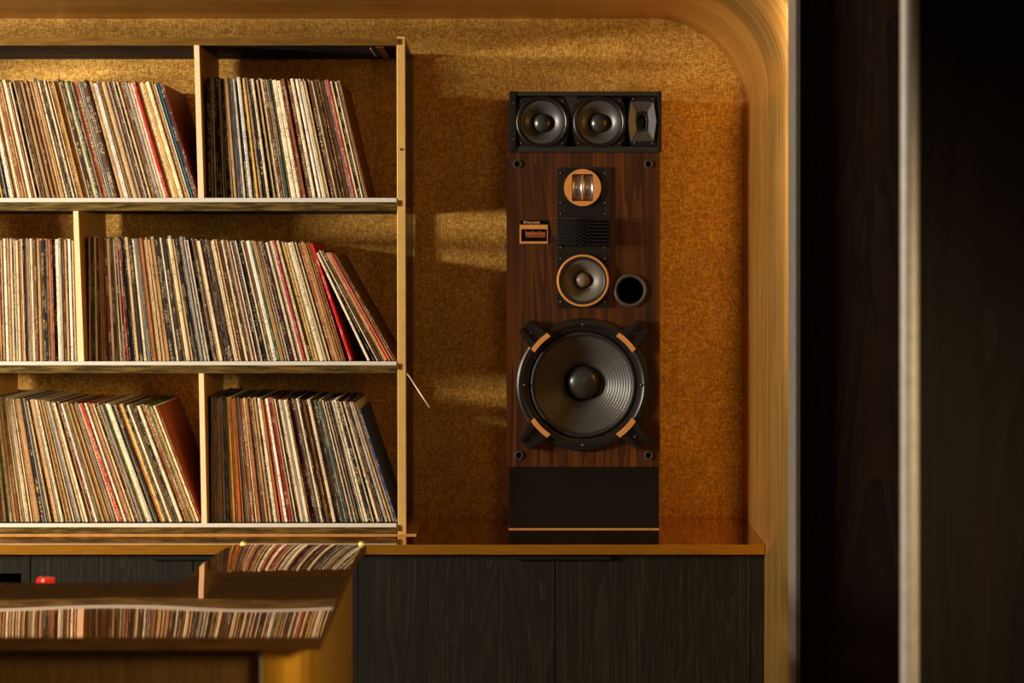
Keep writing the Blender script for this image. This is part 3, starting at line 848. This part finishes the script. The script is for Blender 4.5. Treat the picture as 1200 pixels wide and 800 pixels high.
lettering('PIONEER', sx(617.4), sz(262.2), YS - 0.0027, R(3.9), bd, 'ink')
bm = BM()
lathe(bm, [(R(1.0), YS - 0.0029), (R(1.5), YS - 0.0029), (R(1.5), YS - 0.0025), (R(1.0), YS - 0.0025)], sx(615), sz(260.2), 20, closed=True)
box(bm, sx(614.8), sx(615.2), YS - 0.0029, YS - 0.0025, sz(262.3), sz(258.9))
obj('emblem', bm, 'ink', bd)
for px_, py_ in ((606.3, 192.3), (760, 192.3), (608.2, 533.2), (760, 533.2)):
    g = obj('grommet', lathe(BM(), [(R(5.2), YS - 0.0003), (R(5.0), YS - 0.004), (R(3.9), YS - 0.0046), (R(3.3), YS - 0.001)], sx(px_), sz(py_), 28), 'ring_grey', sp, smooth=40)
    obj('socket', lathe(BM(), [(0, YS - 0.001), (R(3.4), YS - 0.001), (R(3.4), YS - 0.0003), (0, YS - 0.0003)], sx(px_), sz(py_), 20), 'void', g)

# ---------------------------------------------------------------- small black loudspeaker on top
YT = YS - 0.004
tx = lambda p: PX(p, YT)
tz = lambda p: PZ(p, YT)
ZB = ZS1 + 0.0004
top = thing('bar_loudspeaker', 'compact black three-driver loudspeaker lying on top of the walnut tower', 'loudspeaker', (tx(686), YT, ZB))
bm = BM()
bx0, bx1, bz1 = tx(600.5), tx(771.5), tz(107.6)
box(bm, bx0, bx1, YT + 0.006, YSB, ZB, ZB + 0.012); box(bm, bx0, bx1, YT + 0.006, YSB, bz1 - 0.012, bz1)
box(bm, bx0, bx1, YSB - 0.012, YSB, ZB + 0.012, bz1 - 0.012)
obj('body', bm, 'vinyl_black', top)
# front frame: border around a recessed baffle
fx0, fx1, fz0, fz1 = tx(600.6), tx(771.2), ZB + 0.0002, tz(107.4)
bm = BM()
box(bm, fx0, fx1, YT - 0.006, YT + 0.0058, fz1 - R(5.0), fz1, 0.001)
box(bm, fx0, fx1, YT - 0.006, YT + 0.0058, fz0, fz0 + R(6.2), 0.001)
obj('front_frame', bm, 'vinyl_black', top)
HN_T = [(tx(752.3) + R(x), tz(142.4) + R(z)) for x, z in ((-4.4, -7.5), (0, -9.0), (4.4, -7.5), (5.6, 0), (4.4, 7.5), (0, 9.0), (-4.4, 7.5), (-5.6, 0))]
bm = holed(BM(), (tx(605), tx(770), fz0 + R(6.3), fz1 - R(5.1)), [circle(tx(635.4), tz(143.2), R(26.5)), circle(tx(702.2), tz(143.2), R(26.5)), HN_T], YT + 0.0045, YT + 0.0058)
obj('filler_plate', prism(BM(), [(tx(661), tz(113)), (tx(676.5), tz(113)), (tx(669.4), tz(139)), (tx(668.2), tz(139))], YT - 0.0020, YT + 0.0044), 'vinyl_black', top)
obj('baffle', bm, 'void', top)
for a0, a1 in ((596.6, 605.0), (770.2, 775.2)):
    obj('end_cap', box(BM(), tx(a0), tx(a1), YT - 0.0085, YSB - 0.002, ZB + 0.0002, tz(107.0), 0.0034), 'plastic', top, smooth=40, label='rounded black plastic end cap')


def hourglass(cx, cz, hw, hh, sl, sr, pinch, n=10):
    """driver flange outline: straight top and bottom, sides bulging (+) or pinched (-)"""
    pts = []
    for i in range(n + 1):
        t = -1 + 2 * i / n; pts.append((cx + R(hw * sr + pinch * (1 - t * t)), cz + R(hh * t)))
    for i in range(n + 1):
        t = 1 - 2 * i / n; pts.append((cx - R(hw * sl + pinch * (1 - t * t)), cz + R(hh * t)))
    return pts


for cxp, nm in ((635.4, 'left'), (702.2, 'right')):
    cx_, cz_ = tx(cxp), tz(143.2)
    pts = hourglass(cx_, cz_, 25.5, 28.6, 1, 1, 6.8)
    dr = obj('driver', holed(BM(), pts, [circle(cx_, cz_, R(26.4))], YT - 0.0035, YT + 0.0044), 'plastic_soft', top, label=f'{nm} round driver with a grey domed cap')
    obj('rim', lathe(BM(), [(R(30.6), YT - 0.0036), (R(30.2), YT - 0.0072), (R(28.8), YT - 0.0085), (R(27.4), YT - 0.0074), (R(26.8), YT - 0.0045), (R(25.6), YT - 0.0062), (R(24.4), YT - 0.0038)], cx_, cz_, 64), 'plastic', dr, smooth=True)
    # front flange has an opening: the cone is built proud of it, as a shallow dish
    obj('cone', lathe(BM(), [(R(25.0), YT - 0.0045), (R(23.6), YT - 0.0050), (R(17), YT + 0.0060), (R(10.2), YT + 0.0180)], cx_, cz_, 64), 'cone', dr, smooth=True)
    cap = [(R(11.2 * math.cos(a)) if a < PI / 2 - .01 else 0.0, YT + 0.0170 - 0.0200 * math.sin(a)) for a in [PI / 2 * i / 9 for i in range(10)]]
    obj('dust_cap', lathe(BM(), cap, cx_ + R(0.4), cz_ - R(0.8), 40), 'cap', dr, smooth=True)
    for sx_ in (-1, 1):
        for sz_ in (-1, 1):
            obj('screw', lathe(BM(), [(0, YT - 0.0058), (0.0022, YT - 0.0054), (0.0030, YT - 0.0036)], cx_ + R(24.0 * sx_), cz_ + R(24.4 * sz_), 12), 'screw', dr, smooth=True)
# horn: plate with a pinched left side and a flared rectangular mouth
hx, hz = tx(752.3), tz(142.4)
pts = []
for i in range(11):
    t = -1 + 2 * i / 10
    pts.append((tx(734.8 + 5.6 * t * t), hz + R(28.6 * t)))
pts = [(tx(769.6), hz - R(28.6))] [:0] + pts + [(tx(769.6), hz + R(28.6)), (tx(769.6), hz - R(28.6))]
hn = obj('horn', holed(BM(), pts, [HN_T], YT - 0.0030, YT + 0.0044), 'plastic_soft', top, label='rectangular flared horn at the right end')
bm = BM()
# raised mouth: outer rim proud of the plate, walls falling back to the throat
def q(x, z, y): return bm.verts.new((hx + R(x), y, hz + R(z)))
EDGE = [(-12.5, -22.5), (0, -23.5), (13, -22.5), (16.5, 0), (13, 22.5), (0, 23.5), (-12.5, 22.5), (-15.5, 0)]
rim = [q(x, z, YT - (0.0105 if abs(z) > 1 else 0.012)) for x, z in EDGE]
out = [q(x * 1.05, z * 1.04, YT - 0.0031) for x, z in EDGE]
THR = ((-4.4, -7.5), (0, -9.0), (4.4, -7.5), (5.6, 0), (4.4, 7.5), (0, 9.0), (-4.4, 7.5), (-5.6, 0))
thr = [q(x * .97, z * .97, YT - 0.0005) for x, z in THR]; deep = [q(x * .6, z * .6, YT + 0.05) for x, z in THR]
for i in range(8):
    j = (i + 1) % 8
    bm.faces.new((rim[i], rim[j], thr[j], thr[i])); bm.faces.new((out[i], out[j], rim[j], rim[i])); bm.faces.new((thr[i], thr[j], deep[j], deep[i]))
bm.faces.new(deep[::-1])
bmesh.ops.recalc_face_normals(bm, faces=bm.faces)
obj('horn_mouth', bm, 'cone', hn)
for px_, py_ in ((742.5, 116), (765, 116), (743.5, 167.5), (765, 167.5)):
    obj('screw', lathe(BM(), [(0, YT - 0.0054), (0.0022, YT - 0.0050), (0.0030, YT - 0.0031)], tx(px_), tz(py_), 12), 'screw', hn, smooth=True)
for py_ in (118, 160):
    obj('screw', lathe(BM(), [(0, YT - 0.0105), (0.002, YT - 0.0100), (0.0028, YT - 0.0086)], tx(602.5), tz(py_ + 3), 12), 'screw', top, smooth=True)

# ---------------------------------------------------------------- brass desk in the foreground
ZD, YF, YBK, YWING = 1.028, 2.655, 3.108, 3.74
A_, Y0_ = 0.132, 3.25


def zdesk(x, y):
    u = max(0.0, y - Y0_)
    return ZD - A_ * u * u + 0.0020 * (y - 2.9) * math.sin(x * 13.0 + 10.15) * max(0, 1 - abs(y - 2.87) / 0.3)


def xright(y): return -0.2945 - (y - YF) / (YWING - YF) * 0.0205


desk = thing('desk', 'L-shaped desk with a mirror-bright bronze top in the left foreground', 'desk', (-1.0, 3.0, 0))
bm = BM()
NX, NX2 = 60, 26
XD0, XWL = -2.3, -0.592
ysA = [YF + (YBK - YF) * i / 20 for i in range(21)]
ysB = [YBK + (YWING - YBK) * i / 40 for i in range(1, 41)]
rows = []
for y in ysA + ysB:
    xs = [XD0 + (XWL - XD0) * i / NX for i in range(NX)] + [XWL + (xright(y) - XWL) * i / NX2 for i in range(NX2 + 1)]
    rows.append([bm.verts.new((x, y, zdesk(x, y))) if (y <= YBK + 1e-6 or i >= NX) else None for i, x in enumerate(xs)])
for A, B in zip(rows, rows[1:]):
    for i in range(len(A) - 1):
        if A[i] and A[i + 1] and B[i] and B[i + 1]: bm.faces.new((A[i], A[i + 1], B[i + 1], B[i]))
bm.normal_update()
for f in bm.faces:
    if f.normal.z < 0: f.normal_flip()
TH_D = 0.020
rim_edges = [e for e in bm.edges if len(e.link_faces) == 1]
rim_co = [(e.verts[0].co.copy(), e.verts[1].co.copy()) for e in rim_edges]
low = [[v.co - Vector((0, 0, TH_D)) for v in f.verts] for f in bm.faces]
for q4 in low:
    f = bm.faces.new([bm.verts.new(c) for c in q4[::-1]]); f.material_index = 1
dn = Vector((0, 0, -TH_D))
for c0, c1 in rim_co:
    f = bm.faces.new([bm.verts.new(c) for c in (c0, c1, c1 + dn, c0 + dn)]); f.material_index = 1
dt = obj('desk_top', bm, 'desk_top', desk, smooth=True, label='bronze mirror-finish top reflecting the records')
dt.data.materials.append(M['desk_edge'])
ZP = ZD - 0.021
RCOL = 0.085
yc0 = YF + 0.03 + RCOL
xcol = -0.303 - RCOL
bm = BM()
pl = [(xcol, YF + 0.03)] + [(xcol + RCOL * math.sin(a), yc0 - RCOL * math.cos(a)) for a in [PI / 2 * i / 20 for i in range(1, 21)]]
pli = [(x - 0.012 * (i / 20), y + 0.012 * (1 - i / 20)) for i, (x, y) in enumerate(pl)]
def wall_strip(bm, a, b, z0, z1):
    n = len(a)
    V = [[bm.verts.new((x, y, z)) for x, y in pp] for pp in (a, b) for z in (z0, z1)]
    a0, a1, b0, b1 = V
    fs = []
    for i in range(n - 1):
        fs += [bm.faces.new((a0[i], a0[i + 1], a1[i + 1], a1[i])), bm.faces.new((b0[i], b1[i], b1[i + 1], b0[i + 1])), bm.faces.new((a1[i], a1[i + 1], b1[i + 1], b1[i])), bm.faces.new((a0[i], b0[i], b0[i + 1], a0[i + 1]))]
    for i in (0, n - 1): fs.append(bm.faces.new((a0[i], a1[i], b1[i], b0[i])))
    bmesh.ops.recalc_face_normals(bm, faces=fs)
wall_strip(bm, pl, pli, 0, ZP)
obj('corner_panel', bm, 'desk_panel', desk, smooth=50, label='rounded satin brass corner')
bm = BM()
pl = [(-0.3032, yc0 + 0.0005), (-0.3235, 3.50)]
wall_strip(bm, pl, [(x - 0.014, y) for x, y in pl], 0, ZP - 0.012)
obj('side_panel', bm, 'desk_panel', desk, label='flat satin brass side')
obj('front_panel', box(BM(), XD0 + 0.02, PX(302.5, YF + 0.05), YF + 0.045, YF + 0.06, 0, ZP), 'desk_front', desk, label='dark bronze front panel')
obj('edge_strip', box(BM(), PX(304.8, YF + 0.03), xcol - 0.0005, YF + 0.0295, YF + 0.040, 0, ZP), 'trim_metal', desk, label='thin pale metal strip beside the rounded corner')
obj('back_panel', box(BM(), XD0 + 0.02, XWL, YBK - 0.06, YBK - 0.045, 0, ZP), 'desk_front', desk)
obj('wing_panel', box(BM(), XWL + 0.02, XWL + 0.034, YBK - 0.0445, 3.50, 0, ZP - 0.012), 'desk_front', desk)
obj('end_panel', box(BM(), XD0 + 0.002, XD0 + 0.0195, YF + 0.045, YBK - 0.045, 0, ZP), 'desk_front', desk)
for x, y in ((XWL + 0.012, YWING - 0.008), (xright(YWING) - 0.010, YWING - 0.008)):
    z = zdesk(x, y)
    obj('corner_glint', lathe(BM(), [(0.006, z + 0.0002), (0.006, z + 0.003), (0.003, z + 0.006), (0, z + 0.0066)], x, 0, 16, 'Z', y), 'glint_gold', desk, smooth=True, label='tiny bright gold shape imitating a glint on the rear corner')  # glints on the bent corners, modelled as small gold shapes

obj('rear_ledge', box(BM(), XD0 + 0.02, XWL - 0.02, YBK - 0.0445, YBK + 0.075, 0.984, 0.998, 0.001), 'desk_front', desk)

# small red trinket standing on the ledge behind the desk top
rx, ry, rz = PX(53.5, 3.145), 3.145, 0.998
ztr = PZ(676.3, ry)
tr = thing('trinket', 'small glossy red trinket with a painted white highlight peeking over the desk rear edge', 'trinket', (rx, ry, rz))
obj('body', box(BM(), rx - 0.0148, rx + 0.0148, ry - 0.010, ry + 0.010, rz + 0.0004, ztr, 0.004), 'red', tr, smooth=40)
obj('dot', lathe(BM(), [(0, ry - 0.0112), (0.0018, ry - 0.0108), (0.0022, ry - 0.0101)], rx - 0.002, ztr - 0.0042, 14), 'white', tr, smooth=True)  # white highlight on the gloss, put in as a coloured spot
